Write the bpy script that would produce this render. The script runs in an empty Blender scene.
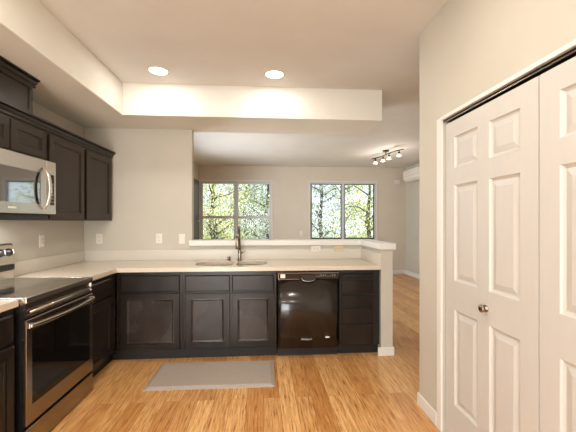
import bpy, bmesh, math, random
from mathutils import Vector, Matrix
from mathutils.geometry import tessellate_polygon
random.seed(7)
S = bpy.context.scene
COL = S.collection
PI = math.pi

# ------------------------------------------------------------------ camera
F, CX, CY, YAW, CAMH = 336.0, 288.0, 221.4, -0.073, 1.364
cam = bpy.data.objects.new('camera', bpy.data.cameras.new('camera'))
COL.objects.link(cam)
cam.data.sensor_fit = 'HORIZONTAL'; cam.data.sensor_width = 36.0
cam.data.lens = F / 576.0 * 36.0
cam.data.shift_y = (CY - 216.0) / 576.0
cam.data.clip_start = 0.05; cam.data.clip_end = 200
cam.location = (0, 0, CAMH)
cam.rotation_euler = (PI / 2, 0, YAW)
S.camera = cam

# ------------------------------------------------------------------ world, sun, exposure
w = bpy.data.worlds.new('world'); S.world = w; w.use_nodes = True
nt = w.node_tree; nt.nodes.clear()
wo = nt.nodes.new('ShaderNodeOutputWorld'); bg = nt.nodes.new('ShaderNodeBackground')
tc = nt.nodes.new('ShaderNodeTexCoord'); sp = nt.nodes.new('ShaderNodeSeparateXYZ')
cr = nt.nodes.new('ShaderNodeValToRGB')
cr.color_ramp.elements[0].position = 0.0; cr.color_ramp.elements[0].color = (0.80, 0.87, 0.95, 1)
cr.color_ramp.elements[1].position = 0.6; cr.color_ramp.elements[1].color = (0.42, 0.62, 0.95, 1)
nt.links.new(tc.outputs['Generated'], sp.inputs[0]); nt.links.new(sp.outputs['Z'], cr.inputs[0])
nt.links.new(cr.outputs[0], bg.inputs[0]); nt.links.new(bg.outputs[0], wo.inputs[0])
bg.inputs[1].default_value = 1.6

def add_light(name, kind, loc, energy, color=(1, 1, 1), rot=(0, 0, 0), **k):
    l = bpy.data.lights.new(name, kind); l.energy = energy; l.color = color
    for a, b in k.items(): setattr(l, a, b)
    o = bpy.data.objects.new(name, l); o.location = loc; o.rotation_euler = rot
    COL.objects.link(o); return o
sun = add_light('sun', 'SUN', (0, -5, 12), 9, (1, 0.96, 0.88), rot=(math.radians(48), 0, math.radians(28)), angle=0.02)

def portal(name, loc, rot, sx, sy):
    o = add_light(name, 'AREA', loc, 1, rot=rot, shape='RECTANGLE', size=sx, size_y=sy)
    o.data.cycles.is_portal = True
    return o
portal('portal_window_1', (-0.70, 8.56, 1.62), (-PI/2, 0, 0), 1.8, 1.52)
portal('portal_window_2', (2.04, 8.56, 1.62), (-PI/2, 0, 0), 1.78, 1.54)
# fill lights added as daylight at two invented, unseen glazed openings
add_light('patio_fill', 'AREA', (-1.05, -2.75, 1.25), 135, (1, 0.98, 0.95), rot=(PI/2, 0, 0), shape='RECTANGLE', size=1.6, size_y=2.3)
add_light('living_fill', 'AREA', (-1.85, 5.9, 1.25), 80, (0.93, 0.97, 1), rot=(0, -PI/2, 0), shape='RECTANGLE', size=2.3, size_y=2.4)

S.view_settings.view_transform = 'Standard'
S.view_settings.look = 'None'
S.view_settings.gamma = 1
S.view_settings.use_curve_mapping = False
S.view_settings.exposure = 0.42
LAMP = 1.0

# ------------------------------------------------------------------ materials
def lin(c):
    c = c / 255.0
    return c / 12.92 if c <= 0.04045 else ((c + 0.055) / 1.055) ** 2.4
def rgb(r, g, b): return (lin(r), lin(g), lin(b), 1)

def mat(name, col, rough=0.5, metal=0.0, noise=None, amt=0.0, bump=0.0, bscale=200, stretch=(1, 1, 1),
        emit=None, es=0, ior=1.5, coat=0.0, rvar=0.0, col2=None, band=(0.35, 0.65)):
    m = bpy.data.materials.new(name); m.use_nodes = True
    n = m.node_tree; p = n.nodes['Principled BSDF']
    p.inputs['Roughness'].default_value = rough; p.inputs['Metallic'].default_value = metal
    p.inputs['IOR'].default_value = ior; p.inputs['Coat Weight'].default_value = coat
    p.inputs['Base Color'].default_value = col
    tcn = n.nodes.new('ShaderNodeTexCoord'); mp = n.nodes.new('ShaderNodeMapping')
    mp.inputs['Scale'].default_value = stretch
    n.links.new(tcn.outputs['Object'], mp.inputs[0])
    nz = n.nodes.new('ShaderNodeTexNoise'); nz.inputs['Scale'].default_value = noise or 4
    nz.inputs['Detail'].default_value = 5
    n.links.new(mp.outputs[0], nz.inputs['Vector'])
    if amt or col2:
        r = n.nodes.new('ShaderNodeValToRGB')
        a = col if col2 else tuple(max(0, c * (1 - amt)) for c in col[:3]) + (1,)
        b = col2 if col2 else tuple(min(1, c * (1 + amt)) for c in col[:3]) + (1,)
        r.color_ramp.elements[0].color = a; r.color_ramp.elements[0].position = band[0]
        r.color_ramp.elements[1].color = b; r.color_ramp.elements[1].position = band[1]
        n.links.new(nz.outputs[0], r.inputs[0]); n.links.new(r.outputs[0], p.inputs['Base Color'])
    if rvar:
        mr = n.nodes.new('ShaderNodeMapRange')
        mr.inputs['To Min'].default_value = max(0.02, rough - rvar); mr.inputs['To Max'].default_value = rough + rvar
        mr.inputs['From Min'].default_value = .3; mr.inputs['From Max'].default_value = .7
        n.links.new(nz.outputs[0], mr.inputs[0]); n.links.new(mr.outputs[0], p.inputs['Roughness'])
    if bump:
        nb = n.nodes.new('ShaderNodeTexNoise'); nb.inputs['Scale'].default_value = bscale
        nb.inputs['Detail'].default_value = 2
        n.links.new(mp.outputs[0], nb.inputs['Vector'])
        bp = n.nodes.new('ShaderNodeBump'); bp.inputs['Strength'].default_value = bump; bp.inputs['Distance'].default_value = 0.002
        n.links.new(nb.outputs[0], bp.inputs['Height']); n.links.new(bp.outputs[0], p.inputs['Normal'])
    if emit:
        p.inputs['Emission Color'].default_value = emit; p.inputs['Emission Strength'].default_value = es
    return m

M = {}
M['wall'] = mat('wall_paint', rgb(199, 192, 178), 0.75, noise=3, amt=0.02, bump=0.08, bscale=160)
M['ceil'] = mat('ceiling_paint', rgb(221, 217, 211), 0.85, noise=3, amt=0.02, bump=0.1, bscale=120)
M['soffit'] = mat('soffit_paint', rgb(228, 224, 214), 0.8, noise=3, amt=0.02, bump=0.08, bscale=120)
M['farwall'] = mat('living_paint', rgb(212, 201, 184), 0.8, noise=3, amt=0.02, bump=0.08, bscale=160)
M['white'] = mat('white_trim_paint', rgb(228, 225, 218), 0.4, noise=6, amt=0.01)
M['door'] = mat('door_paint', rgb(201, 196, 189), 0.45, noise=5, amt=0.012, bump=0.06, bscale=90, stretch=(8, 8, 1))
M['cab'] = mat('espresso_wood', rgb(29, 23, 19), 0.28, ior=1.42, noise=2.2, stretch=(3, 3, 0.6),
               col2=rgb(42, 35, 30), band=(0.42, 0.72))
M['cabup'] = mat('espresso_wood_upper', rgb(38, 28, 20), 0.34, ior=1.38, noise=2.2, stretch=(3, 3, 0.6),
               col2=rgb(50, 38, 28), band=(0.4, 0.75))
M['worn'] = mat('worn_espresso_wood', rgb(32, 26, 22), 0.26, ior=1.45, noise=2.2, stretch=(1.4, 1.4, 0.9), rvar=0.07,
               col2=rgb(70, 61, 55), band=(0.35, 0.8))
M['kick_gap_shade'] = mat('toe_kick', rgb(22, 20, 19), 0.5, noise=5, amt=0.1)  # toe kicks, and the drawer bank body whose gaps are darkened as shade
M['counter'] = mat('quartz_counter', rgb(216, 203, 184), 0.2, noise=60, amt=0.03)
M['splash'] = mat('quartz_backsplash', rgb(213, 205, 192), 0.3, noise=60, amt=0.02)
M['steel'] = mat('brushed_steel', rgb(200, 194, 186), 0.27, 1.0, noise=2, amt=0.02)
M['rangesteel'] = mat('range_steel', rgb(158, 150, 141), 0.24, 1.0, noise=2, amt=0.02)
M['steelx'] = mat('polished_steel', rgb(218, 212, 204), 0.18, 1.0, noise=2, amt=0.01)
M['sinksteel'] = mat('sink_steel', rgb(128, 112, 96), 0.3, 1.0, noise=2, amt=0.03)
M['nickel'] = mat('brushed_nickel', rgb(150, 138, 124), 0.25, 1.0, noise=30, amt=0.05)
M['bronze'] = mat('dark_bronze', rgb(70, 56, 46), 0.35, 0.9, noise=30, amt=0.08)
M['blackglass'] = mat('black_glass', rgb(12, 10, 9), 0.05, noise=3, amt=0.05, ior=1.4)
M['cooktop'] = mat('cooktop_glass', rgb(40, 34, 28), 0.07, noise=3, amt=0.05, ior=8)
M['mwglass'] = mat('microwave_glass', rgb(16, 16, 18), 0.04, noise=3, amt=0.05, ior=4.0)
M['dwblack'] = mat('black_dishwasher_enamel', rgb(34, 27, 21), 0.16, noise=3, amt=0.06, ior=1.55)
M['black'] = mat('black_plastic', rgb(20, 19, 19), 0.4, noise=10, amt=0.1)
M['darkgrey'] = mat('dark_grey_metal', rgb(62, 62, 68), 0.35, 0.3, noise=10, amt=0.08)
M['plate'] = mat('white_plastic', rgb(232, 224, 212), 0.35, noise=10, amt=0.01)
M['almond'] = mat('almond_plastic', rgb(214, 194, 160), 0.35, noise=10, amt=0.01)
M['grey'] = mat('grey_plastic', rgb(120, 114, 106), 0.4, noise=10, amt=0.05)
M['mark'] = mat('printed_marks', rgb(236, 232, 224), 0.4, noise=10, amt=0.02)
M['mat_top'] = mat('mat_vinyl', rgb(176, 162, 148), 0.6, noise=90, amt=0.05, bump=0.5, bscale=350)
M['mat_edge'] = mat('mat_edge_vinyl', rgb(170, 160, 150), 0.55, noise=60, amt=0.05, bump=0.3, bscale=300)
M['vinyl'] = mat('window_vinyl', rgb(206, 206, 206), 0.4, noise=10, amt=0.01)
M['darkframe'] = mat('window_dark_gasket', rgb(62, 68, 72), 0.5, noise=10, amt=0.05)
M['browndoor'] = mat('brown_door_paint', rgb(84, 74, 66), 0.5, noise=5, amt=0.05)
M['lamp'] = mat('lamp_lens', (1, 1, 1, 1), 0.5, noise=5, amt=0.001, emit=(1, 0.96, 0.9, 1), es=6)
M['shade'] = mat('frosted_glass_shade', rgb(240, 234, 222), 0.4, noise=5, amt=0.01, emit=(1, 0.95, 0.88, 1), es=0.35)
M['soil'] = mat('garden_ground', rgb(160, 166, 120), 0.95, noise=2, amt=0.3)
M['bark'] = mat('bark', rgb(72, 66, 62), 0.9, noise=12, amt=0.3, bump=0.4, bscale=30, stretch=(4, 4, 0.6))

def leafmat(name, a, b):
    m = mat(name, a, 0.5, noise=9, col2=b, band=(0.42, 0.56))
    n = m.node_tree; p = n.nodes['Principled BSDF']
    out = [x for x in n.nodes if x.type == 'OUTPUT_MATERIAL'][0]
    t = n.nodes.new('ShaderNodeBsdfTranslucent'); mx = n.nodes.new('ShaderNodeMixShader'); mx.inputs[0].default_value = 0.45
    src = p.inputs['Base Color'].links[0].from_socket
    n.links.new(src, t.inputs[0]); n.links.new(p.outputs[0], mx.inputs[1]); n.links.new(t.outputs[0], mx.inputs[2])
    n.links.new(mx.outputs[0], out.inputs[0])
    return m
M['leaf_yellow'] = leafmat('leaves_yellow_green', rgb(120, 132, 70), rgb(252, 244, 176))
M['leaf_green'] = leafmat('leaves_green', rgb(84, 104, 78), rgb(224, 228, 176))
M['leaf_pale'] = leafmat('leaves_pale', rgb(96, 110, 110), rgb(248, 246, 224))

def glass():
    m = bpy.data.materials.new('window_glass'); m.use_nodes = True; n = m.node_tree
    for x in list(n.nodes):
        if x.type == 'BSDF_PRINCIPLED': n.nodes.remove(x)
    out = n.nodes['Material Output']
    t = n.nodes.new('ShaderNodeBsdfTransparent'); g = n.nodes.new('ShaderNodeBsdfGlossy'); g.inputs['Roughness'].default_value = 0.02
    fr = n.nodes.new('ShaderNodeFresnel'); fr.inputs['IOR'].default_value = 1.2; mx = n.nodes.new('ShaderNodeMixShader')
    t.inputs[0].default_value = (0.95, 0.97, 0.98, 1)
    n.links.new(fr.outputs[0], mx.inputs[0]); n.links.new(t.outputs[0], mx.inputs[1]); n.links.new(g.outputs[0], mx.inputs[2])
    n.links.new(mx.outputs[0], out.inputs[0]); return m
M['glass'] = glass()

def floor_mat():
    m = bpy.data.materials.new('bamboo_floor'); m.use_nodes = True; n = m.node_tree; L = n.links
    p = n.nodes['Principled BSDF']
    tcn = n.nodes.new('ShaderNodeTexCoord')
    rot = n.nodes.new('ShaderNodeMapping'); rot.inputs['Rotation'].default_value = (0, 0, PI / 2)
    L.new(tcn.outputs['Object'], rot.inputs[0])
    br = n.nodes.new('ShaderNodeTexBrick'); br.offset = 0.37; br.offset_frequency = 2
    br.inputs['Color1'].default_value = (0, 0, 0, 1); br.inputs['Color2'].default_value = (1, 1, 1, 1)
    br.inputs['Mortar'].default_value = (0.5, 0.5, 0.5, 1)
    br.inputs['Scale'].default_value = 1; br.inputs['Brick Width'].default_value = 1.9; br.inputs['Row Height'].default_value = 0.125
    br.inputs['Mortar Size'].default_value = 0.0014; br.inputs['Mortar Smooth'].default_value = 0.1; br.inputs['Bias'].default_value = 0
    L.new(rot.outputs[0], br.inputs['Vector'])
    # strand grain: short dark flecks along the planks
    mp = n.nodes.new('ShaderNodeMapping'); mp.inputs['Scale'].default_value = (95, 6, 1)
    L.new(tcn.outputs['Object'], mp.inputs[0])
    ad = n.nodes.new('ShaderNodeVectorMath'); ad.operation = 'ADD'
    sc = n.nodes.new('ShaderNodeVectorMath'); sc.operation = 'SCALE'; sc.inputs['Scale'].default_value = 37
    L.new(br.outputs['Color'], sc.inputs[0]); L.new(mp.outputs[0], ad.inputs[0]); L.new(sc.outputs[0], ad.inputs[1])
    nz = n.nodes.new('ShaderNodeTexNoise'); nz.inputs['Scale'].default_value = 1; nz.inputs['Detail'].default_value = 7; nz.inputs['Roughness'].default_value = 0.65
    L.new(ad.outputs[0], nz.inputs['Vector'])
    r = n.nodes.new('ShaderNodeValToRGB'); e = r.color_ramp.elements
    e[0].position = 0.32; e[0].color = rgb(132, 86, 42); e[1].position = 0.66; e[1].color = rgb(244, 205, 150)
    x = e.new(0.41); x.color = rgb(206, 156, 98); x = e.new(0.55); x.color = rgb(232, 186, 130)
    L.new(nz.outputs[0], r.inputs[0])
    # plank to plank tone
    r2 = n.nodes.new('ShaderNodeValToRGB'); e = r2.color_ramp.elements
    e[0].color = rgb(216, 188, 154); e[1].color = rgb(255, 250, 240)
    L.new(br.outputs['Color'], r2.inputs[0])
    mx = n.nodes.new('ShaderNodeMix'); mx.data_type = 'RGBA'; mx.blend_type = 'MULTIPLY'; mx.inputs[0].default_value = 1
    L.new(r.outputs[0], mx.inputs['A']); L.new(r2.outputs[0], mx.inputs['B'])
    m2 = n.nodes.new('ShaderNodeMix'); m2.data_type = 'RGBA'; m2.inputs['B'].default_value = rgb(110, 72, 38)
    fm = n.nodes.new('ShaderNodeMath'); fm.operation = 'MULTIPLY'; fm.inputs[1].default_value = 0.6
    L.new(br.outputs['Fac'], fm.inputs[0]); L.new(fm.outputs[0], m2.inputs[0]); L.new(mx.outputs['Result'], m2.inputs['A'])
    L.new(m2.outputs['Result'], p.inputs['Base Color'])
    p.inputs['Roughness'].default_value = 0.3
    bp = n.nodes.new('ShaderNodeBump'); bp.inputs['Strength'].default_value = 0.25; bp.inputs['Distance'].default_value = 0.001; 
    L.new(nz.outputs[0], bp.inputs['Height']); L.new(bp.outputs[0], p.inputs['Normal'])
    return m
M['floor'] = floor_mat()

# ------------------------------------------------------------------ mesh helpers
class B:
    """collects shapes for one mesh"""
    def __init__(s): s.v = []; s.f = []; s.sm = []
    def add(s, vs, fs, smooth=False):
        o = len(s.v); s.v += [tuple(v) for v in vs]; s.f += [tuple(o + i for i in f) for f in fs]; s.sm += [smooth] * len(fs); return s
    def box(s, x0, x1, y0, y1, z0, z1):
        return s.add([(x0,y0,z0),(x1,y0,z0),(x1,y1,z0),(x0,y1,z0),(x0,y0,z1),(x1,y0,z1),(x1,y1,z1),(x0,y1,z1)],
                     [(0,3,2,1),(4,5,6,7),(0,1,5,4),(1,2,6,5),(2,3,7,6),(3,0,4,7)])
    def prism(s, pts, axis, a, b):
        """polygon pts (2d) extruded along axis from a to b"""
        def mk(p, t):
            return {'x': (t, p[0], p[1]), 'y': (p[0], t, p[1]), 'z': (p[0], p[1], t)}[axis]
        n = len(pts); vs = [mk(p, a) for p in pts] + [mk(p, b) for p in pts]
        tri = tessellate_polygon([[Vector((p[0], p[1], 0)) for p in pts]])
        fs = [tuple(reversed(t)) for t in tri] + [tuple(i + n for i in t) for t in tri]
        fs += [(i, (i + 1) % n, (i + 1) % n + n, i + n) for i in range(n)]
        return s.add(vs, fs)
    def tube(s, pts, rad, seg=12, caps=True):
        pts = [Vector(p) for p in pts]; n = len(pts)
        if not hasattr(rad, '__len__'): rad = [rad] * n
        vs = []; up = None
        for i, p in enumerate(pts):
            t = (pts[min(i + 1, n - 1)] - pts[max(i - 1, 0)]).normalized()
            if up is None:
                up = Vector((0, 0, 1)) if abs(t.z) < 0.9 else Vector((1, 0, 0))
            a = t.cross(up).normalized(); b = a.cross(t).normalized(); up = b
            for k in range(seg):
                g = 2 * PI * k / seg; vs.append(p + (a * math.cos(g) + b * math.sin(g)) * rad[i])
        fs = []
        for i in range(n - 1):
            for k in range(seg):
                k2 = (k + 1) % seg; fs.append((i*seg+k, i*seg+k2, (i+1)*seg+k2, (i+1)*seg+k))
        s.add(vs, fs, True)
        if caps:
            o = len(s.v) - len(vs)
            s.f.append(tuple(o + k for k in reversed(range(seg)))); s.sm.append(False)
            s.f.append(tuple(o + (n-1)*seg + k for k in range(seg))); s.sm.append(False)
        return s
    def lathe(s, prof, axis='z', c=(0, 0, 0), seg=24):
        """prof: list of (radius, height along axis)"""
        vs = []
        for r, h in prof:
            for k in range(seg):
                g = 2 * PI * k / seg; a, b = r * math.cos(g), r * math.sin(g)
                q = {'z': (a, b, h), 'y': (a, h, b), 'x': (h, a, b)}[axis]
                vs.append((q[0] + c[0], q[1] + c[1], q[2] + c[2]))
        fs = [(i*seg+k, i*seg+(k+1)%seg, (i+1)*seg+(k+1)%seg, (i+1)*seg+k) for i in range(len(prof)-1) for k in range(seg)]
        fs += [tuple(reversed(range(seg))), tuple((len(prof)-1)*seg + k for k in range(seg))]
        return s.add(vs, fs, True)
    def rings(s, x0, x1, z0, z1, prof, y0=0.0, cap=True):
        """nested rectangles in the xz plane; prof = [(inset, depth)]"""
        vs = []
        for a, d in prof:
            vs += [(x0+a, y0+d, z0+a), (x1-a, y0+d, z0+a), (x1-a, y0+d, z1-a), (x0+a, y0+d, z1-a)]
        fs = [(4*i+k, 4*i+(k+1)%4, 4*(i+1)+(k+1)%4, 4*(i+1)+k) for i in range(len(prof)-1) for k in range(4)]
        if cap: fs.append(tuple(4*(len(prof)-1)+k for k in range(4)))
        return s.add(vs, fs)

def obj(name, b, m, parent=None, bevel=0.0, seg=2, rot=None, loc=None):
    me = bpy.data.meshes.new(name); me.from_pydata(b.v, [], b.f)
    bm = bmesh.new(); bm.from_mesh(me)
    for i, f in enumerate(bm.faces): f.smooth = b.sm[i]
    bmesh.ops.remove_doubles(bm, verts=bm.verts, dist=1e-6)
    bmesh.ops.recalc_face_normals(bm, faces=bm.faces); bm.to_mesh(me); bm.free()
    me.materials.append(M[m] if isinstance(m, str) else m)
    o = bpy.data.objects.new(name, me); COL.objects.link(o)
    if parent: o.parent = parent
    if loc: o.location = loc
    if rot: o.rotation_euler = rot
    if bevel:
        md = o.modifiers.new('bevel', 'BEVEL'); md.width = bevel; md.segments = seg; md.limit_method = 'ANGLE'; md.angle_limit = math.radians(40)
    return o
def struct(name, b, m, parent=None, **k):
    o = obj(name, b, m, parent, **k)
    if not parent: o['kind'] = 'structure'
    return o
def tag(o, label, cat, group=None, kind=None):
    o['label'] = label; o['category'] = cat
    if group: o['group'] = group
    if kind: o['kind'] = kind
    return o
def thing(name, label, cat, loc=(0, 0, 0), rz=0.0, group=None):
    o = bpy.data.objects.new(name, None); o.empty_display_size = 0.1; COL.objects.link(o)
    o.location = loc; o.rotation_euler = (0, 0, rz)
    return tag(o, label, cat, group)
def dup(root, loc, label, rz=None):
    def cp(o, par):
        c = o.copy(); COL.objects.link(c); c.parent = par
        for ch in [x for x in KIDS if x.parent == o]: cp(ch, c)
        return c
    KIDS = list(COL.objects)
    r = cp(root, None); r.location = loc; r['label'] = label
    if rz is not None: r.rotation_euler = (0, 0, rz)
    return r

# ------------------------------------------------------------------ the room
XW, XC, XF, XP = -2.044, 1.158, 3.69, -1.603   # kitchen left wall, closet wall, living right wall, living left wall
YW, YW2, YC, YF, YB0 = 4.0, 4.1, 2.422, 8.5, -2.6
HC, HS = 2.758, 2.434
TH = 0.12

struct('floor', B().box(XW-TH, XF+TH, YB0-TH, YF+TH, -0.1, 0), 'floor')
struct('ceiling', B().box(XW-TH, XF+TH, YB0-TH, YF+TH, HC, HC+0.1), 'ceil')
struct('wall_left', B().box(XW-TH, XW, YB0-TH, YW2, 0, HC), 'wall')
struct('wall_kitchen', B().box(XW-TH, -0.833, YW, YW2, 0, HC), 'wall')
# pony wall: low wall behind the counter with a short wing turning forward at its right end
PW_X0, PW_X1, PW_Y, PW_Z = 1.192, 1.312, 3.335, 1.078
struct('wall_pony', B().box(-0.833, PW_X1, YW, YW2, 0, PW_Z), 'wall')
struct('wall_pony_end', B().box(PW_X0, PW_X1, PW_Y, YW, 0, PW_Z), 'wall')
cap = B().prism([(-0.862, 3.955), (1.165, 3.955), (1.165, 3.305), (1.338, 3.305), (1.338, 4.17), (-0.862, 4.17)], 'z', PW_Z, 1.142)
struct('trim_1', cap, 'white', bevel=0.008)
struct('baseboard_pony', B().prism([(PW_X0-0.035, PW_Y-0.015), (PW_X1+0.015, PW_Y-0.015), (PW_X1+0.015, YW2+0.015), (-0.83, YW2+0.015), (-0.83, YW2), (PW_X1, YW2), (PW_X1, PW_Y), (PW_X0-0.035, PW_Y)], 'z', 0, 0.088), 'white', bevel=0.006)
# soffit: along the left wall and across over the counter
struct('trim_2', B().prism([(XW, YB0), (-1.411, YB0), (-1.411, 3.484), (1.259, 3.484), (1.259, YW2), (XW, YW2)], 'z', HS, HC), 'soffit', bevel=0.006)
# closet wall with opening for two sliding doors
OY0, OY1, OZ = 0.60, 2.098, 2.016
struct('wall_closet', B().box(XC, XC+0.11, OY1, YC, 0, HC).box(XC, XC+0.11, YB0, OY0, 0, HC).box(XC, XC+0.11, OY0, OY1, OZ, HC)
       .box(XC+0.11, XF, YC-0.11, YC, 0, HC), 'wall')
struct('wall_closet_inner', B().box(XC+0.75, XC+0.8, YB0, YC-0.11, 0, HC), 'wall')
struct('wall_living_left', B().box(XP-TH, XP, YW2, 4.6, 0, HC).box(XP-TH, XP, 7.1, YF, 0, HC).box(XP-TH, XP, 4.6, 7.1, 2.45, HC), 'farwall')
g = struct('window_added_4', B().box(XP-0.09, XP-0.03, 4.6, 4.66, 0, 2.45).box(XP-0.09, XP-0.03, 7.04, 7.1, 0, 2.45).box(XP-0.09, XP-0.03, 5.82, 5.88, 0, 2.45)
       .box(XP-0.09, XP-0.03, 4.66, 7.04, 2.39, 2.45).box(XP-0.09, XP-0.03, 4.66, 7.04, 0, 0.06), 'vinyl')  # invented glazing, added so a fill light can brighten the living room
obj('pane', B().box(XP-0.062, XP-0.058, 4.66, 7.04, 0.06, 2.39), 'glass', g)
struct('wall_right', B().box(XF, XF+TH, YC-0.11, YF+TH, 0, HC), 'wall')
# far wall with two window openings
W1 = (-1.575, 0.205, 0.86, 2.37); W2 = (1.18, 2.91, 0.86, 2.37)
fb = B().box(XP-TH, W1[0], YF, YF+TH, 0, HC).box(W1[1], W2[0], YF, YF+TH, 0, HC).box(W2[1], XF, YF, YF+TH, 0, HC)
for W in (W1, W2): fb.box(W[0], W[1], YF, YF+TH, 0, W[2]).box(W[0], W[1], YF, YF+TH, W[3], HC)
struct('wall_far', fb, 'farwall')
# wall behind the camera, with an unseen opening added for light
struct('wall_back', B().box(XW-TH, -1.9, YB0-TH, YB0, 0, HC).box(-0.2, XF, YB0-TH, YB0, 0, HC).box(-1.9, -0.2, YB0-TH, YB0, 2.45, HC), 'wall')
g = struct('window_added_3', B().box(-1.9, -1.84, YB0-0.09, YB0-0.03, 0, 2.45).box(-0.26, -0.2, YB0-0.09, YB0-0.03, 0, 2.45).box(-1.08, -1.02, YB0-0.09, YB0-0.03, 0, 2.45)
       .box(-1.84, -0.26, YB0-0.09, YB0-0.03, 2.39, 2.45).box(-1.84, -0.26, YB0-0.09, YB0-0.03, 0, 0.06), 'vinyl')  # unseen glazing, added as a way in for the fill light
obj('pane', B().box(-1.84, -0.26, YB0-0.062, YB0-0.058, 0.06, 2.39), 'glass', g)

def window(name, W, sash_h, dark):
    x0, x1, z0, z1 = W; y = YF
    fr = B()
    def rect(b, a0, a1, c0, c1, t, ya, yb):
        b.box(a0, a0+t, ya, yb, c0, c1).box(a1-t, a1, ya, yb, c0, c1).box(a0+t, a1-t, ya, yb, c0, c0+t).box(a0+t, a1-t, ya, yb, c1-t, c1)
    rect(fr, x0, x1, z0, z1, 0.04, y+0.03, y+0.10)
    r = struct(name, fr, 'vinyl', bevel=0.003)
    xm = (x0+x1)/2
    obj('mullion', B().box(xm-0.035, xm+0.035, y+0.025, y+0.095, z0+0.04, z1-0.04), 'vinyl', r, bevel=0.003)
    for (a0, a1) in ((x0+0.04, xm-0.035), (xm+0.035, x1-0.04)):
        if sash_h:
            obj('rail', B().box(a0, a1, y+0.04, y+0.085, sash_h-0.04, sash_h+0.03), 'vinyl', r, bevel=0.003)
        d = B(); rect(d, a0, a1, z0+0.04, z1-0.04, 0.02, y+0.045, y+0.08)
        if dark: d.box(a0+0.02, a1-0.02, y+0.045, y+0.08, z0+0.06, z0+0.085)
        obj('sash', d, 'darkframe' if dark else 'vinyl', r)
        obj('pane', B().box(a0+0.02, a1-0.02, y+0.06, y+0.064, z0+0.06, z1-0.06), 'glass', r)
    # casing, drywall return lit by the sky
    c = B(); rect(c, x0-0.025, x1+0.025, z0-0.025, z1+0.025, 0.025, y-0.014, y+0.002)
    obj('casing', c, 'white', r, bevel=0.003)
    return r
window('window_1', W1, 1.475, False)
window('window_2', W2, None, True)

bb = 0.1
struct('baseboard_far', B().box(XP, XF, YF-0.014, YF, 0, bb), 'white', bevel=0.004)
struct('baseboard_right', B().box(XF-0.014, XF, YC, YF-0.014, 0, bb), 'white', bevel=0.004)
struct('baseboard_living_left', B().box(XP, XP+0.014, YW2+0.02, YF-0.014, 0, bb), 'white', bevel=0.004)
struct('baseboard_closet', B().prism([(XC-0.014, 2.158), (XC, 2.158), (XC, YC), (XF-0.02, YC), (XF-0.02, YC+0.014), (XC-0.014, YC+0.014)], 'z', 0, 0.09), 'white', bevel=0.006)

# door casing, track and doors of the closet
struct('trim_3', B().box(XC-0.014, XC, OY1-0.004, 2.150, 0, OZ+0.018).box(XC-0.014, XC, 0.55, OY1-0.004, OZ, OZ+0.018).box(XC-0.014, XC, 0.55, OY0, 0, OZ), 'white', bevel=0.004)
struct('trim_4', B().box(XC+0.006, XC+0.105, OY0, OY1, OZ-0.010, OZ-0.001), 'black')
struct('trim_5', B().box(XC+0.004, XC+0.008, OY0, OY1, OZ-0.017, OZ-0.012), 'nickel')

def six_panel(name, y_hi, y_lo, xface, knob_y):
    """slab door in the x = xface plane, facing -x. local x runs towards -Y"""
    wd = y_hi - y_lo; z0, z1 = 0.018, 1.985; t = 0.035
    r = B()
    xs = [0, 0.098, 0.322, 0.418, wd-0.102, wd]
    zs = [z0, 0.235, 0.822, 0.998, 1.588, 1.692, 1.885, z1]
    cells = {(i, j) for i in (1, 3) for j in (1, 3, 5)}
    for i in range(5):
        for j in range(7):
            a, b, c, d = xs[i], xs[i+1], zs[j], zs[j+1]
            if (i, j) in cells:
                r.rings(a, b, c, d, [(0, 0), (0.006, 0.009), (0.016, 0.013), (0.044, 0.005), (0.048, 0.004)])
            else: r.add([(a,0,c),(b,0,c),(b,0,d),(a,0,d)], [(0,1,2,3)])
    # back and edges, with the same subdivisions along the rim
    for i in range(5):
        r.add([(xs[i],0,z0),(xs[i+1],0,z0),(xs[i+1],t,z0),(xs[i],t,z0)], [(0,1,2,3)])
        r.add([(xs[i],0,z1),(xs[i+1],0,z1),(xs[i+1],t,z1),(xs[i],t,z1)], [(0,1,2,3)])
    for j in range(7):
        for x in (0, wd): r.add([(x,0,zs[j]),(x,0,zs[j+1]),(x,t,zs[j+1]),(x,t,zs[j])], [(0,1,2,3)])
    for i in range(5):
        for j in range(7):
            r.add([(xs[i],t,zs[j]),(xs[i+1],t,zs[j]),(xs[i+1],t,zs[j+1]),(xs[i],t,zs[j+1])], [(0,1,2,3)])
    o = struct(name, r, 'door'); o.location = (xface, y_hi, 0); o.rotation_euler = (0, 0, -PI/2)
    if knob_y is not None:
        k = B().lathe([(0.019, 0.0), (0.019, -0.004), (0.010, -0.007), (0.010, -0.012), (0.017, -0.016), (0.021, -0.024), (0.019, -0.031), (0.010, -0.035)], 'y', (y_hi-knob_y, 0, 0.905))
        obj('knob', k, 'nickel', o)
    return o
six_panel('door_1', 2.084, 1.352, XC+0.012, 1.690)
six_panel('door_2', 1.346, 0.614, XC+0.012, None)

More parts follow.
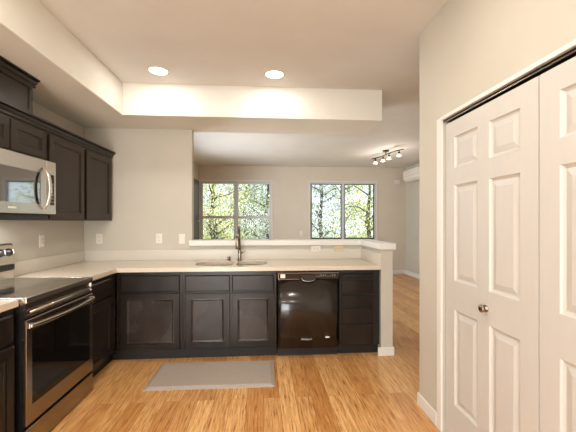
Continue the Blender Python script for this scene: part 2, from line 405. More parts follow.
# ------------------------------------------------------------------ cabinets
def front_panel(b, x0, x1, z0, z1, y=0.0, t=0.02, fr=0.055):
    """recessed flat panel door with a moulded inner edge, front at y"""
    b.rings(x0, x1, z0, z1, [(0, t), (0, 0.003), (0.003, 0), (fr, 0), (fr+0.001, 0.014)], y)
    b.add([(x0,y+t,z0),(x1,y+t,z0),(x1,y+t,z1),(x0,y+t,z1)], [(0,3,2,1)])
    return b
def door_panel(x0, x1, z0, z1, y, m, door, fr=0.055):
    i = fr+0.0015
    return obj('panel', B().rings(x0, x1, z0, z1, [(i, 0.0135), (i, 0.006), (i+0.006, 0.005), (i+0.016, 0.0115), (i+0.018, 0.012)], y), m, door)
def slab_front(b, x0, x1, z0, z1, y=0.0, t=0.02):
    b.rings(x0, x1, z0, z1, [(0, t), (0, 0.006), (0.008, 0.0), (0.014, 0.0)], y)
    b.add([(x0,y+t,z0),(x1,y+t,z0),(x1,y+t,z1),(x0,y+t,z1)], [(0,3,2,1)])
    return b

def base_cabinet(label, loc, rz, w, fronts, depth=0.60, m='cab', group='dark base cabinets', k0=0.0, k1=0.0, dm='worn', bm=None):
    """local frame: x along the front, front frame at y=0, body behind it"""
    r = thing('base_cabinet', label, 'cabinet', loc, rz, group)
    t = 0.018
    if 'sink' in label.split()[:2]:
        obj('body', B().box(0, w, 0, t, 0.105, 0.872).box(0, t, t, depth, 0.105, 0.872).box(w-t, w, t, depth, 0.105, 0.872)
            .box(t, w-t, depth-t, depth, 0.105, 0.872).box(t, w-t, t, depth-t, 0.105, 0.123), m, r)
    else:
        obj('body', B().box(0, w, 0, depth, 0.105, 0.872), bm or m, r, bevel=0.002)
    obj('toe_kick', B().box(0.0-k0, w+k1, 0.055, 0.075, 0.0, 0.105), 'kick_gap_shade', r)
    for kind, x0, x1, z0, z1 in fronts:
        b = B()
        if kind == 'door': front_panel(b, x0, x1, z0, z1, -0.02); door_panel(x0, x1, z0, z1, -0.02, dm, obj('door', b, m, r))
        else: slab_front(b, x0, x1, z0, z1, -0.02); obj('drawer', b, m, r)
    return r
YFR = 3.37   # face frame plane of the back run
base_cabinet('dark corner base cabinet left of the sink, one drawer over one wide door', (-1.418, YFR, 0), 0, 0.628,
    [('drawer', 0.04, 0.600, 0.680, 0.836), ('door', 0.04, 0.600, 0.118, 0.662)], k0=0.06)
base_cabinet('dark sink base cabinet with two worn doors under two false fronts', (-0.788, YFR, 0), 0, 0.918,
    [('drawer', 0.024, 0.455, 0.675, 0.832), ('drawer', 0.478, 0.893, 0.672, 0.830), ('door', 0.024, 0.455, 0.115, 0.657), ('door', 0.478, 0.893, 0.115, 0.655)])
base_cabinet('dark drawer cabinet of five drawers between dishwasher and white post', (0.772, YFR, 0), 0, 0.416,
    [('drawer', 0.012, 0.346, 0.790, 0.836), ('drawer', 0.012, 0.346, 0.636, 0.772), ('drawer', 0.012, 0.346, 0.482, 0.618),
     ('drawer', 0.012, 0.346, 0.325, 0.464), ('drawer', 0.012, 0.346, 0.112, 0.307)], bm='kick_gap_shade')  # black body puts the shade of the drawer gaps into its colour
XFR = -1.428
base_cabinet('narrow dark base cabinet between range and corner, drawer above a panelled door', (XFR, 2.826, 0), PI/2, 0.535,
    [('drawer', 0.012, 0.44, 0.680, 0.836), ('door', 0.012, 0.44, 0.118, 0.662)], dm='cab', k1=0.062)
base_cabinet('dark base cabinet left of the range, cut by the photo edge', (XFR, 1.13, 0), PI/2, 0.905,
    [('drawer', 0.02, 0.445, 0.680, 0.836), ('drawer', 0.465, 0.885, 0.680, 0.836), ('door', 0.02, 0.445, 0.118, 0.662), ('door', 0.465, 0.885, 0.118, 0.662)], dm='cab')

# ------------------------------------------------------------------ worktops
def rrect(x0, x1, y0, y1, r, n=8, r2=None):
    r2 = r2 or r
    pts = []
    for cx, cy, a0, rr in ((x1-r2, y0+r2, -PI/2, r2), (x1-r2, y1-r2, 0, r2), (x0+r, y1-r, PI/2, r), (x0+r, y0+r, PI, r)):
        for k in range(n+1):
            a = a0 + PI/2*k/n; pts.append((cx+rr*math.cos(a), cy+rr*math.sin(a)))
    return pts
BOWLS = [rrect(-0.715, -0.315, 3.462, 3.845, 0.15, r2=0.06), rrect(-0.285, 0.035, 3.462, 3.845, 0.06, r2=0.14)]
def slab_holes(outer, holes, z0, z1):
    loops = [outer] + holes
    tri = tessellate_polygon([[Vector((x, y, 0)) for x, y in l] for l in loops])
    flat = [p for l in loops for p in l]; n = len(flat); b = B()
    vs = [(x, y, z0) for x, y in flat] + [(x, y, z1) for x, y in flat]
    fs = [tuple(t) for t in tri] + [tuple(i+n for i in t) for t in tri]
    o = 0
    for l in loops:
        k = len(l); fs += [(o+i, o+(i+1)%k, o+(i+1)%k+n, o+i+n) for i in range(k)]; o += k
    return b.add(vs, fs)
CTX, CTY = -1.406, 3.330
top = slab_holes([(XW, 2.822), (CTX, 2.822), (CTX, CTY), (1.190, CTY), (1.190, YW), (XW, YW)], BOWLS, 0.874, 0.914)
o = obj('countertop', top, 'counter'); tag(o, 'cream quartz worktop running round the corner under the sink', 'countertop')
o = obj('countertop', B().box(XW, CTX, 1.12, 2.045, 0.874, 0.914), 'counter', bevel=0.003); tag(o, 'short cream worktop on the near side of the range', 'countertop')
# backsplash strips
sp1 = B().box(XW, PW_X0, YW-0.016, YW, 0.9145, 1.033)
o = obj('backsplash', sp1, 'splash', bevel=0.002); tag(o, 'low cream backsplash strip behind the sink along the back wall', 'backsplash')
o = obj('backsplash', B().box(XW, XW+0.016, 2.84, YW-0.017, 0.9145, 1.033), 'splash', bevel=0.002); tag(o, 'cream backsplash strip on the left wall between range and corner', 'backsplash')
o = obj('backsplash', B().box(XW, XW+0.016, 1.12, 2.05, 0.9145, 1.033), 'splash', bevel=0.002); tag(o, 'cream backsplash strip on the left wall at the near side of the range', 'backsplash')
o = obj('backsplash', B().box(PW_X0-0.016, PW_X0, CTY+0.02, YW-0.017, 0.9145, 1.033), 'splash', bevel=0.002); tag(o, 'short cream backsplash piece on the side of the white post', 'backsplash')

# sink, faucet, soap dispenser
snk = thing('kitchen_sink', 'undermount stainless double bowl sink set in the cream worktop', 'sink', (-0.34, 3.65, 0.72))
ofs = Vector((-0.34, 3.65, 0.72))
for l in BOWLS:
    n = len(l); cx = sum(p[0] for p in l)/n; cy = sum(p[1] for p in l)/n; b = B(); vs = []
    prof = [(1.06, 0.872), (1.0, 0.872), (0.99, 0.86), (0.94, 0.74), (0.85, 0.722), (0.12, 0.72)]
    for s_, z in prof: vs += [(cx+(p[0]-cx)*s_-ofs.x, cy+(p[1]-cy)*s_-ofs.y, z-ofs.z) for p in l]
    fs = [(i*n+k, i*n+(k+1)%n, (i+1)*n+(k+1)%n, (i+1)*n+k) for i in range(len(prof)-1) for k in range(n)]
    fs.append(tuple((len(prof)-1)*n+k for k in range(n)))
    b.add(vs, fs, True)
    bo = obj('bowl', b, 'sinksteel', snk)
    obj('drain', B().lathe([(0.045, 0.0), (0.045, 0.004), (0.03, 0.003), (0.01, 0.002)], 'z', (cx-ofs.x, cy-ofs.y, 0.0015)), 'nickel', bo)
fa = thing('kitchen_faucet', 'tall brushed nickel pull-down faucet standing behind the sink', 'faucet', (-0.275, 3.90, 0.914))
obj('base', B().lathe([(0.027, 0), (0.027, 0.006), (0.021, 0.012), (0.019, 0.05), (0.019, 0.12), (0.014, 0.128)], 'z'), 'nickel', fa)
arc = [(0, 0, 0.12), (0, 0, 0.30)] + [(0, -0.085+0.085*math.cos(a), 0.30+0.085*math.sin(a)) for a in [PI*k/10 for k in range(1, 11)]] + [(0, -0.17, 0.27)]
arc = [(p[0]-0.012*(-p[1]/0.17), p[1], p[2]) for p in arc]
obj('spout', B().tube(arc, 0.0125, 14), 'nickel', fa)
obj('spray_head', B().lathe([(0.013, 0.275), (0.017, 0.262), (0.0185, 0.20), (0.020, 0.15), (0.016, 0.142)], 'z', (-0.012, -0.17, 0)), 'nickel', fa)
obj('handle', B().tube([(0.012, 0, 0.085), (0.045, 0, 0.090), (0.062, -0.01, 0.11)], [0.010, 0.008, 0.005], 10), 'nickel', fa)
sd = thing('soap_dispenser', 'small round nickel soap dispenser cap left of the faucet', 'soap dispenser', (-0.40, 3.92, 0.914))
obj('collar', B().lathe([(0.022, 0), (0.022, 0.006), (0.012, 0.012), (0.010, 0.025)], 'z'), 'nickel', sd)
obj('pump', B().lathe([(0.010, 0.024), (0.024, 0.028), (0.024, 0.038), (0.008, 0.044)], 'z').tube([(0, 0, 0.034), (0, -0.045, 0.034)], 0.006, 8), 'nickel', sd)

# ------------------------------------------------------------------ dishwasher
dw = thing('dishwasher', 'glossy black dishwasher between sink cabinet and drawer cabinet', 'dishwasher', (0.140, YFR, 0))
DWW = 0.622
obj('body', B().box(0.004, DWW-0.004, 0.02, 0.57, 0.02, 0.868), 'black', dw)
dfr = B(); n = 20; vs = []   # gently bowed door front
for k in range(n+1):
    x = 0.004 + (DWW-0.008)*k/n; y = -0.012 - 0.022*(1-(2*k/n-1)**4)
    vs += [(x, y, 0.098), (x, y, 0.785), (x, 0.02, 0.785), (x, 0.02, 0.098)]
fs = [(4*k+a, 4*(k+1)+a, 4*(k+1)+(a+1)%4, 4*k+(a+1)%4) for k in range(n) for a in range(4)] + [(0,1,2,3), tuple(4*n+a for a in range(4))]
dfr.add(vs, fs, False)
dd = obj('door', dfr, 'dwblack', dw)
for p in dd.data.polygons:
    p.use_smooth = abs(p.normal.y) > 0.8
cp = B().box(0.006, 0.22, -0.036, 0.02, 0.788, 0.850).box(0.40, DWW-0.006, -0.036, 0.02, 0.788, 0.850).box(0.22, 0.40, -0.036, 0.02, 0.822, 0.850).box(0.22, 0.40, 0.0, 0.02, 0.788, 0.822)
pan = obj('control_panel', cp, 'dwblack', dw, bevel=0.002)
obj('chrome_line', B().box(0.006, DWW-0.006, -0.0375, -0.035, 0.848, 0.851).box(0.006, 0.009, -0.0375, -0.035, 0.788, 0.848).box(0.006, 0.22, -0.0375, -0.035, 0.786, 0.789), 'steelx', pan)
mk = B()
mk.box(0.028, 0.075, -0.038, -0.0358, 0.800, 0.838)
obj('label_sticker', mk, 'mark', pan)
for i in range(9):
    mx_ = 0.385+i*0.023
    obj('printed_mark', B().box(mx_, mx_+random.uniform(0.008, 0.016), -0.038, -0.0358, 0.812, 0.812+random.choice((0.008, 0.014, 0.02))), 'grey', pan)
hp = [(0.232, -0.034, 0.800), (0.26, -0.038, 0.772), (0.31, -0.040, 0.764), (0.36, -0.038, 0.772), (0.388, -0.034, 0.800)]
obj('handle', B().tube(hp, 0.004, 8), 'steelx', dw)
obj('recess', B().prism([(0.236, 0.820), (0.262, 0.776), (0.31, 0.768), (0.358, 0.776), (0.384, 0.820)], 'y', -0.0365, -0.0), 'black', dw)
obj('emblem', B().prism([(0.500+0.024*math.cos(2*PI*k/20), 0.203+0.008*math.sin(2*PI*k/20)) for k in range(20)], 'y', -0.0375, -0.032), 'mark', dw)
fc = bpy.data.curves.new('logo_text', 'FONT'); fc.body = 'Whirlpool'; fc.size = 0.026; fc.extrude = 0.0006; fc.shear = 0.25; fc.align_x = 'CENTER'
fc.materials.append(M['mark'])
ft = bpy.data.objects.new('lettering', fc); COL.objects.link(ft); bpy.context.view_layer.update()
me = bpy.data.meshes.new_from_object(ft.evaluated_get(bpy.context.evaluated_depsgraph_get())); bpy.data.objects.remove(ft)
fo = bpy.data.objects.new('logo', me); COL.objects.link(fo); fo.parent = dd; fo.location = (0.284, -0.0350, 0.178); fo.rotation_euler = (PI/2, 0, 0)
obj('kick_plate', B().box(0.004, DWW-0.004, 0.035, 0.05, 0.0, 0.092), 'darkgrey', dw)

# ------------------------------------------------------------------ range
RX, RY, RW = -1.37, 2.052, 0.762
rg = thing('kitchen_range', 'freestanding stainless electric range with black glass oven door', 'range', (RX-0.03, RY, 0), PI/2)
# local: x along +Y (width), y = depth (+y towards the wall), front plane y = -0.03
D = 0.665 - 0.03
obj('body', B().box(0.004, RW-0.004, 0.0, D, 0.02, 0.896), 'black', rg)
obj('cooktop', B().box(0.012, RW-0.012, 0.0, D-0.075, 0.8975, 0.9175), 'cooktop', rg, bevel=0.003)
rim = B().box(0.0, RW, -0.030, 0.0, 0.886, 0.919).box(0.0, 0.012, 0.0, D, 0.886, 0.919).box(RW-0.012, RW, 0.0, D, 0.886, 0.919)
obj('rim', rim, 'steel', rg, bevel=0.003)
for (bx, by, br) in ((0.20, 0.15, 0.105), (0.56, 0.15, 0.085), (0.20, 0.41, 0.08), (0.56, 0.41, 0.105)):
    ring = B(); vs = []; n = 48
    for k in range(n):
        a = 2*PI*k/n
        for rr in (br-0.002, br): vs.append((bx+rr*math.cos(a), by+rr*math.sin(a), 0.9178))
    ring.add(vs, [(2*k, 2*k+1, (2*k+3) % (2*n), (2*k+2) % (2*n)) for k in range(n)])
    obj('burner', ring, 'grey', rg)
ap = B().rings(0.0, RW, 0.800, 0.886, [(0, 0.03), (0, 0.0), (0.012, 0.0), (0.016, 0.016)], -0.024, cap=True)
apo = obj('front_panel', ap, 'rangesteel', rg)
obj('trim_bar', B().tube([(0.035, -0.022, 0.828), (RW-0.035, -0.022, 0.828)], 0.008, 10), 'steelx', apo)
od = B().rings(0.0, RW, 0.170, 0.788, [(0, 0.03), (0, 0.003), (0.003, 0)], -0.030, cap=False)
# frame with the glass opening
z0g, z1g, x0g, x1g = 0.278, 0.715, 0.050, RW-0.052
def frame(b, X0, X1, Z0, Z1, a0, a1, c0, c1, y):
    o_ = [(X0,Z0),(X1,Z0),(X1,Z1),(X0,Z1)]; i_ = [(a0,c0),(a1,c0),(a1,c1),(a0,c1)]
    b.add([(p[0], y, p[1]) for p in o_+i_], [(k, (k+1)%4, 4+(k+1)%4, 4+k) for k in range(4)])
frame(od, 0.003, RW-0.003, 0.173, 0.785, x0g, x1g, z0g, z1g, -0.030)
door = obj('oven_door', od, 'rangesteel', rg)
obj('window', B().box(x0g, x1g, -0.0285, -0.02, z0g, z1g), 'blackglass', door)
hb = []
for k in range(15):
    t = k/14; x = 0.012 + (RW-0.024)*t; hb.append((x, -0.042-0.036*math.sin(PI*t)**0.7, 0.752))
hm = B(); vs = []
for p in hb: vs += [(p[0], p[1]-0.010, p[2]-0.009), (p[0], p[1]-0.010, p[2]+0.009), (p[0], p[1]+0.008, p[2]+0.014), (p[0], p[1]+0.008, p[2]-0.014)]
n = len(hb)-1
hm.add(vs, [(4*k+a, 4*(k+1)+a, 4*(k+1)+(a+1)%4, 4*k+(a+1)%4) for k in range(n) for a in range(4)] + [(0,1,2,3), tuple(4*n+a for a in range(4))])
hm.box(0.006, 0.034, -0.044, -0.029, 0.738, 0.766).box(RW-0.034, RW-0.006, -0.044, -0.029, 0.738, 0.766)
obj('handle', hm, 'steelx', door, bevel=0.003)
obj('storage_drawer', B().rings(0.0, RW, 0.016, 0.150, [(0, 0.03), (0, 0.003), (0.003, 0)], -0.030), 'rangesteel', rg)
# backguard
yb = D
bgm = B().prism([(yb-0.07, 0.914), (yb-0.07, 0.985), (yb-0.05, 0.99), (yb-0.05, 1.030), (yb-0.088, 1.035), (yb-0.060, 1.182), (yb-0.046, 1.192), (yb, 1.192), (yb, 0.914)], 'x', 0.0, RW-0.004)
bgo = obj('backguard', bgm, 'steel', rg, bevel=0.002)
obj('vent', B().box(0.004, RW-0.008, yb-0.074, yb-0.048, 0.990, 1.028), 'black', bgo)
sl = math.atan2(0.028, 0.147)
def on_slope(t, off=0.0):  # point on the sloped face at height z
    return yb-0.088 + (t-1.035)*0.028/0.147 - off
for kx in (0.060, 0.145, RW-0.150, RW-0.065):
    kn = B().lathe([(0.030, 0.0), (0.030, -0.006), (0.024, -0.008), (0.022, -0.026), (0.018, -0.030)], 'y')
    k_ = obj('knob', kn, 'black', bgo); k_.location = (kx, on_slope(1.125, 0.0005), 1.125); k_.rotation_euler = (-sl, 0, 0)
    g_ = obj('grip', B().box(-0.006, 0.006, -0.040, -0.029, -0.017, 0.017), 'steelx', k_, bevel=0.002)
dsp = obj('display', B().box(0.26, 0.50, -0.003, 0.001, -0.035, 0.035), 'blackglass', bgo); dsp.location = (0, on_slope(1.115, 0.0), 1.115); dsp.rotation_euler = (-sl, 0, 0)

# ------------------------------------------------------------------ microwave
mw = thing('microwave_oven', 'stainless over-the-range microwave hung under the short dark cabinets', 'microwave', (-1.64, 2.035, 1.372), PI/2)
MW = 0.757
obj('body', B().box(0.0, MW, 0.03, 0.395, 0.045, 0.462), 'darkgrey', mw)
obj('underside', B().box(0.06, MW-0.035, 0.035, 0.36, 0.0, 0.045), 'black', mw, bevel=0.006)
md_ = B().rings(0.0, 0.640, 0.048, 0.455, [(0, 0.03), (0, 0.004), (0.004, 0)], 0, cap=False)
frame(md_, 0.004, 0.636, 0.052, 0.451, 0.035, 0.572, 0.120, 0.352, 0.0)
mdo = obj('door', md_, 'steel', mw)
obj('window', B().box(0.035, 0.572, 0.001, 0.02, 0.120, 0.352), 'mwglass', mdo)
hz = [(0.600, -0.004, 0.080)] + [(0.600, -0.012-0.040*math.sin(PI*k/10)**0.6, 0.080+0.315*k/10) for k in range(1, 10)] + [(0.600, -0.004, 0.395)]
hb_ = B(); vs = []
for p in hz: vs += [(p[0]-0.017, p[1]+0.004, p[2]), (p[0]-0.012, p[1]-0.007, p[2]), (p[0]+0.012, p[1]-0.007, p[2]), (p[0]+0.017, p[1]+0.004, p[2])]
n = len(hz)-1
hb_.add(vs, [(4*k+a, 4*(k+1)+a, 4*(k+1)+(a+1)%4, 4*k+(a+1)%4) for k in range(n) for a in range(4)] + [(0,1,2,3), tuple(4*n+a for a in range(4))])
obj('handle', hb_, 'steelx', mdo, bevel=0.003)
pm = B().rings(0.642, MW, 0.048, 0.455, [(0, 0.03), (0, 0.004), (0.004, 0)], 0)
pmo = obj('side_panel', pm, 'steel', mw)
obj('keypad', B().box(0.656, 0.728, -0.002, 0.01, 0.118, 0.352), 'blackglass', pmo)
kp = B()
for i in range(6):
    for j in range(2): kp.box(0.664+j*0.032, 0.684+j*0.032, -0.0028, -0.0018, 0.135+i*0.027, 0.148+i*0.027)
obj('key_marks', kp, 'grey', pmo)
lg = B()
for i in range(5): lg.box(0.255+i*0.015, 0.265+i*0.015, -0.001, 0.001, 0.078, 0.090)
obj('badge', lg, 'mark', mdo)
lens = obj('added_cooktop_lamp', B().box(0.30, 0.46, 0.16, 0.22, -0.004, 0.001), 'plate', mw)  # plain plastic lens for an added lamp
add_light('cooktop_fill', 'AREA', (-1.64-0.19, 2.035+0.38, 1.362), 5, (1, 0.98, 0.94), shape='RECTANGLE', size=0.10, size_y=0.3)  # area light added under the microwave to lighten the wall below

# ------------------------------------------------------------------ upper cabinets
def crown(b, x0, x1, z, ret0=False, ret1=False):
    """stepped crown along the front (y=-out), local frame"""
    prof = [(-0.0, z-0.005), (-0.012, z-0.005), (-0.012, z+0.010), (-0.006, z+0.013), (-0.022, z+0.026), (-0.030, z+0.036), (-0.022, z+0.040), (-0.044, z+0.044), (-0.044, z+0.058), (0.02, z+0.058), (0.02, z-0.005)]
    b.prism(prof, 'x', x0, x1)
    return b
def upper_cabinet(label, y0, w, z0, z1, doors, xf=-1.735, depth=0.306, hinge_gap=True):
    r = thing('wall_cabinet', label, 'cabinet', (xf-0.0, y0, z0), PI/2, 'dark upper cabinets')
    obj('body', B().box(0, w, 0, depth, 0, z1-z0), 'cabup', r, bevel=0.0015)
    for x0, x1 in doors:
        door_panel(x0, x1, 0.012, z1-z0-0.03, -0.02, 'cabup', obj('door', front_panel(B(), x0, x1, 0.012, z1-z0-0.03, -0.02, 0.0195), 'cabup', r))
    return r
ZT = 2.095
upper_cabinet('short two-door dark cabinet directly above the microwave', 2.030, 0.775, 1.842, ZT, [(0.010, 0.380), (0.392, 0.765)])
upper_cabinet('tall dark wall cabinet between the microwave and the corner cabinet', 2.812, 0.572, 1.372, ZT, [(0.028, 0.548)])
upper_cabinet('tall dark wall cabinet against the back wall, last before the corner', 3.386, 0.604, 1.372, ZT, [(0.022, 0.555)])
upper_cabinet('tall dark wall cabinet on the near side of the microwave', 1.13, 0.895, 1.372, ZT, [(0.010, 0.44), (0.452, 0.885)])
cr_ = thing('crown_molding', 'dark stepped crown molding running along the tops of the wall cabinets', 'molding', (-1.735, 1.13, ZT), PI/2)
obj('profile', crown(B(), 0.0, 2.862, 0.0), 'cab', cr_)
# raised hood chase above the microwave cabinet
bx = thing('hood_box', 'dark panelled box standing on the wall cabinets above the microwave', 'cabinet', (-1.735, 1.62, ZT+0.0585), PI/2)
BW = 1.02; BH = 0.225
obj('body', B().box(0, BW, 0.0, 0.30, 0, BH), 'cabup', bx, bevel=0.0015)
obj('panel', B().rings(0.0, BW, 0.0, BH, [(0, 0.018), (0, 0), (0.028, 0), (0.032, 0.010)], -0.0185), 'cabup', bx)
cb = crown(B(), -0.044, BW+0.044, BH).box(BW, BW+0.044, 0.02, 0.30, BH+0.044, BH+0.058).box(BW, BW+0.024, 0.02, 0.30, BH-0.005, BH+0.044)
obj('crown', cb, 'cab', bx)

# ------------------------------------------------------------------ outlets and switches
def wall_plate(name, label, cat, loc, rz, kind='outlet', gangs=1, horiz=False, m='plate'):
    r = thing(name, label, cat, loc, rz, 'outlets and switches')
    wdt, hgt = 0.070 + 0.046*(gangs-1), 0.115
    if horiz: wdt, hgt = hgt, wdt
    obj('plate', B().rings(-wdt/2, wdt/2, -hgt/2, hgt/2, [(0, 0.006), (0, 0.003), (0.004, 0)], -0.006), m, r)
    for gq in range(gangs):
        cx = (gq-(gangs-1)/2)*0.046
        if kind == 'outlet':
            for s_ in (-1, 1):
                a, c = (s_*0.020, 0) if horiz else (cx, s_*0.020)
                so = obj('socket', B().lathe([(0.0165, 0.0), (0.0165, -0.0015), (0.012, -0.002)], 'y', (a, -0.006, c), 16), m, r)
                q = B()
                for t in (-0.006, 0.006):
                    if horiz: q.box(a-0.005, a+0.005, -0.0085, -0.0078, c+t-0.0012, c+t+0.0012)
                    else: q.box(a+t-0.0012, a+t+0.0012, -0.0085, -0.0078, c-0.005, c+0.005)
                obj('slot', q, 'black', so)
        else:
            obj('switch', B().rings(cx-0.016, cx+0.016, -0.033, 0.033, [(0, 0.003), (0, 0.0005), (0.002, -0.001)], -0.008), m, r)
    return r
yw = YW
wall_plate('wall_outlet', 'white outlet on the left wall between the range and the corner', 'outlet', (XW, 3.262, 1.182), PI/2)
wall_plate('wall_outlet', 'white outlet plate on the back wall beside the dark wall cabinet', 'outlet', (-1.875, yw, 1.165), 0, 'outlet')
wall_plate('wall_outlet', 'upright white outlet midway on the back wall above the backsplash', 'outlet', (-1.209, yw, 1.165), 0)
wall_plate('light_switch', 'white switch on the back wall just left of the pass-through ledge', 'switch', (-0.948, yw, 1.160), 0, 'switch')
wall_plate('wall_outlet', 'sideways white outlet under the ledge above the dishwasher', 'outlet', (0.625, yw-0.0165, 1.038), 0, horiz=True)
wall_plate('wall_outlet', 'sideways almond outlet under the ledge nearest the white post', 'outlet', (0.905, yw-0.0165, 1.040), 0, horiz=True, m='almond')
wall_plate('wall_outlet', 'white outlet low between the two living room windows', 'outlet', (0.95, YF, 1.06), 0)

# ------------------------------------------------------------------ mat
mt = thing('kitchen_mat', 'grey beige anti-fatigue mat on the wood floor before the sink', 'mat', (-0.435, 3.035, 0), math.radians(-0.6))
mb = B(); vs = []
for a, z in ((0, 0), (0, 0.004), (0.03, 0.016), (0.036, 0.016)):
    vs += [(-0.532+a, -0.262+a, z), (0.532-a, -0.262+a, z), (0.532-a, 0.262-a, z), (-0.532+a, 0.262-a, z)]
mb.add(vs, [(4*i+k, 4*i+(k+1)%4, 4*(i+1)+(k+1)%4, 4*(i+1)+k) for i in range(3) for k in range(4)] + [(3,2,1,0)])
obj('border', mb, 'mat_edge', mt)
obj('top', B().box(-0.496, 0.496, -0.226, 0.226, 0.010, 0.0168), 'mat_top', mt, bevel=0.001)

# ------------------------------------------------------------------ ceiling lights
def can_light(label, x, y, e):
    r = thing('recessed_light', label, 'ceiling light', (x, y, HC), 0, 'recessed ceiling lights')
    obj('trim_ring', B().lathe([(0.098, 0.0), (0.098, -0.004), (0.084, -0.008), (0.080, -0.004), (0.080, 0.0)], 'z', seg=40), 'white', r)
    obj('lens', B().lathe([(0.080, -0.0005), (0.080, -0.004), (0.060, -0.0055)], 'z', seg=40), 'lamp', r)
    l = add_light('can_bulb', 'AREA', (x, y, HC-0.007), e*LAMP, (1, 0.95, 0.88), shape='DISK', size=0.15)
    return r
E_ = 3.5
can_light('round recessed ceiling light, left of the pair before the soffit', -0.968, 3.187, E_)
can_light('round recessed ceiling light, right of the pair before the soffit', 0.105, 3.182, E_)
can_light('round recessed ceiling light over the near left of the kitchen, unseen added fill', -0.95, 1.30, 10)  # near pair is unseen, added to brighten the kitchen
can_light('round recessed ceiling light over the near right of the kitchen, unseen added fill', 0.25, 1.30, 10)
can_light('round recessed ceiling light behind the photographer, left, unseen added fill', -0.95, -1.0, 15)  # rear pair is unseen, added as fill from behind the camera
can_light('round recessed ceiling light behind the photographer, right, unseen added fill', 0.25, -1.0, 15)

# track light in the living room
tk = thing('track_light', 'bronze wavy track light with four small glass shades on the living ceiling', 'ceiling light', (2.40, 6.45, HC))
obj('canopy', B().lathe([(0.065, 0), (0.065, -0.018), (0.05, -0.026), (0.012, -0.03), (0.010, -0.075)], 'z'), 'bronze', tk)
d0, d1 = Vector((-0.115, 0.50, 0)), Vector((0.145, -0.50, 0))
pts = []
for k in range(21):
    t = k/20; p = d0.lerp(d1, t); off = 0.03*math.sin(t*2*PI)
    pts.append((p.x+off*0.9, p.y, -0.075))
obj('rail', B().tube(pts, 0.010, 8), 'bronze', tk)
for t in (0.10, 0.36, 0.60, 0.92):
    k = round(t*20); p = pts[k]
    hd = obj('lamp_head', B().lathe([(0.010, 0), (0.010, -0.03), (0.022, -0.04), (0.026, -0.065)], 'z', (p[0], p[1], p[2])), 'bronze', tk)
    obj('shade', B().lathe([(0.024, -0.060), (0.032, -0.080), (0.040, -0.112), (0.038, -0.112), (0.027, -0.078)], 'z', (p[0], p[1], p[2])), 'shade', hd)
    add_light('track_bulb', 'POINT', (2.40+p[0], 6.45+p[1], HC-0.24), 2.2*LAMP, (1, 0.9, 0.8), shadow_soft_size=0.04)

# mini split air conditioner on the right living wall
ac = thing('air_conditioner', 'white wall-mounted split air conditioner high on the right living wall', 'air conditioner', (XF, 7.75, 2.34), PI/2*3)
# local: x along -Y, y away from wall negative
acb = B().prism([(-0.0, 0.0), (-0.13, 0.0), (-0.19, 0.05), (-0.21, 0.12), (-0.21, 0.25), (-0.19, 0.28), (0.0, 0.28)], 'x', -0.42, 0.42)
obj('casing', acb, 'plate', ac, bevel=0.006)
obj('louver', B().prism([(-0.135, -0.002), (-0.188, 0.042), (-0.193, 0.038), (-0.138, -0.008)], 'x', -0.36, 0.36), 'white', ac)
obj('panel_line', B().box(-0.415, 0.415, -0.2115, -0.2095, 0.118, 0.122), 'grey', ac)
o = obj('line_cover', B().box(3.36, 3.52, YF-0.05, YF, 2.335, 2.435), 'plate', bevel=0.006); tag(o, 'small white pipe cover on the far wall beside the air conditioner', 'pipe cover')
# dark door on the living left wall
dd_ = struct('door_3', B().box(XP-0.005, XP+0.012, 7.50, 8.48, 0.0, 2.36), 'browndoor')
hw = obj('handle', B().lathe([(0.012, 0.012), (0.012, 0.04), (0.030, 0.045), (0.030, 0.06), (0.012, 0.066)], 'x', (XP, 8.2, 1.37)), 'plate', dd_)
hw['label'] = 'white door handle'

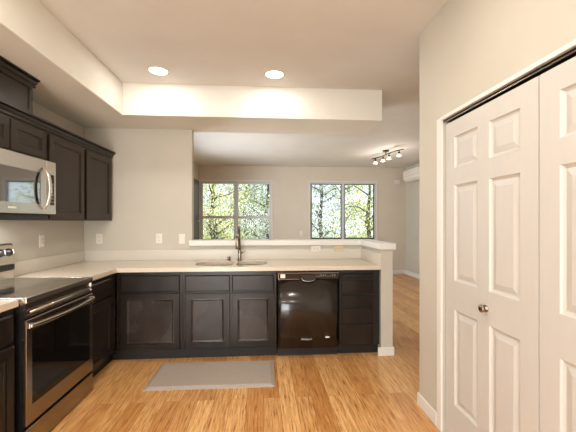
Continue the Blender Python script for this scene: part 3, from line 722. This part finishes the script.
# ------------------------------------------------------------------ outside
struct('ground', B().box(-30, 30, YF+0.13, 45, -0.6, -0.5), 'soil')
def tree(label, x, y, h, lm, nleaf, sx, zlo, seed, ls=0.085):
    rnd = random.Random(seed)
    r = thing('garden_tree', label, 'tree', (x, y, -0.5), 0, 'trees outside the living room')
    b = B()
    trunk = [(0, 0, 0), (0.06, 0.02, h*0.2), (-0.05, 0, h*0.4), (0.05, 0.05, h*0.62), (0, 0, h*0.9)]
    b.tube(trunk, [0.11, 0.09, 0.075, 0.05, 0.015], 8)
    tips = []
    for k in range(16):
        z = h*(0.12+0.75*k/16); a = rnd.uniform(0, 2*PI); L = sx*rnd.uniform(0.6, 1.0)
        p0 = Vector((0, 0, z)); p1 = p0+Vector((math.cos(a)*L*0.5, math.sin(a)*L*0.5, rnd.uniform(0.1, 0.4)))
        p2 = p0+Vector((math.cos(a)*L, math.sin(a)*L, rnd.uniform(0.2, 0.9)))
        b.tube([p0, p1, p2], [0.035, 0.022, 0.008], 6); tips += [p1, p2]
    obj('trunk', b, 'bark', r)
    vs = []; fs = []
    cl = [Vector((rnd.gauss(0, sx*0.5), rnd.gauss(0, sx*0.4), rnd.uniform(zlo, h))) for _ in range(110)] + tips
    for k in range(nleaf):
        c = rnd.choice(cl)+Vector((rnd.gauss(0, 0.22), rnd.gauss(0, 0.22), rnd.gauss(0, 0.2)))
        q = Matrix.Rotation(rnd.uniform(0, 2*PI), 3, 'Z') @ Matrix.Rotation(rnd.uniform(-1.3, 1.3), 3, 'X')
        s_ = ls*rnd.uniform(0.5, 1.1); i = len(vs)
        for px, py, pz in ((0, -0.6, 0), (0.32, -0.1, 0.05), (0, 0.6, 0), (-0.32, -0.1, 0.05)): vs.append(c+q@Vector((px*s_, py*s_, pz*s_)))
        fs += [(i, i+1, i+2), (i, i+2, i+3)]
    obj('crown', B().add(vs, fs), lm, r)
    return r
tree('yellow-green leafy tree seen in the left half of the left window', -1.9, 12.6, 4.6, 'leaf_yellow', 9000, 1.2, 0.5, 1)
tree('green tree seen in the right half of the left window', 0.15, 13.6, 4.9, 'leaf_green', 9000, 1.2, 0.5, 2)
tree('pale leafy tree with a visible slanting trunk in the right window', 2.15, 12.4, 4.7, 'leaf_pale', 7000, 1.1, 0.6, 3)
tree('yellow leafy tree filling the right half of the right window', 3.9, 12.2, 4.8, 'leaf_yellow', 9500, 1.15, 0.5, 4)
tree('pale tree far behind, between the two nearer trees of the left window', -0.9, 16.6, 5.6, 'leaf_pale', 9000, 1.7, 0.4, 5, 0.11)
tree('green tree far behind in the right window', 4.0, 16.6, 5.4, 'leaf_green', 9000, 1.8, 0.4, 6, 0.11)
tree('far green tree at the left edge of the left window', -3.6, 16.0, 5.6, 'leaf_green', 8000, 1.6, 0.4, 8, 0.11)
tree('low pale shrub-like tree near the lower right of the left window', 0.2, 10.9, 2.2, 'leaf_pale', 5000, 0.7, 0.1, 11, 0.06)
tree('low yellow-green shrub-like tree below the left window', -1.5, 10.7, 2.1, 'leaf_yellow', 5000, 0.7, 0.1, 12, 0.06)
tree('far pale tree behind the gap in the right half of the left window', -0.55, 18.5, 6.0, 'leaf_pale', 11000, 1.5, 0.3, 14, 0.12)
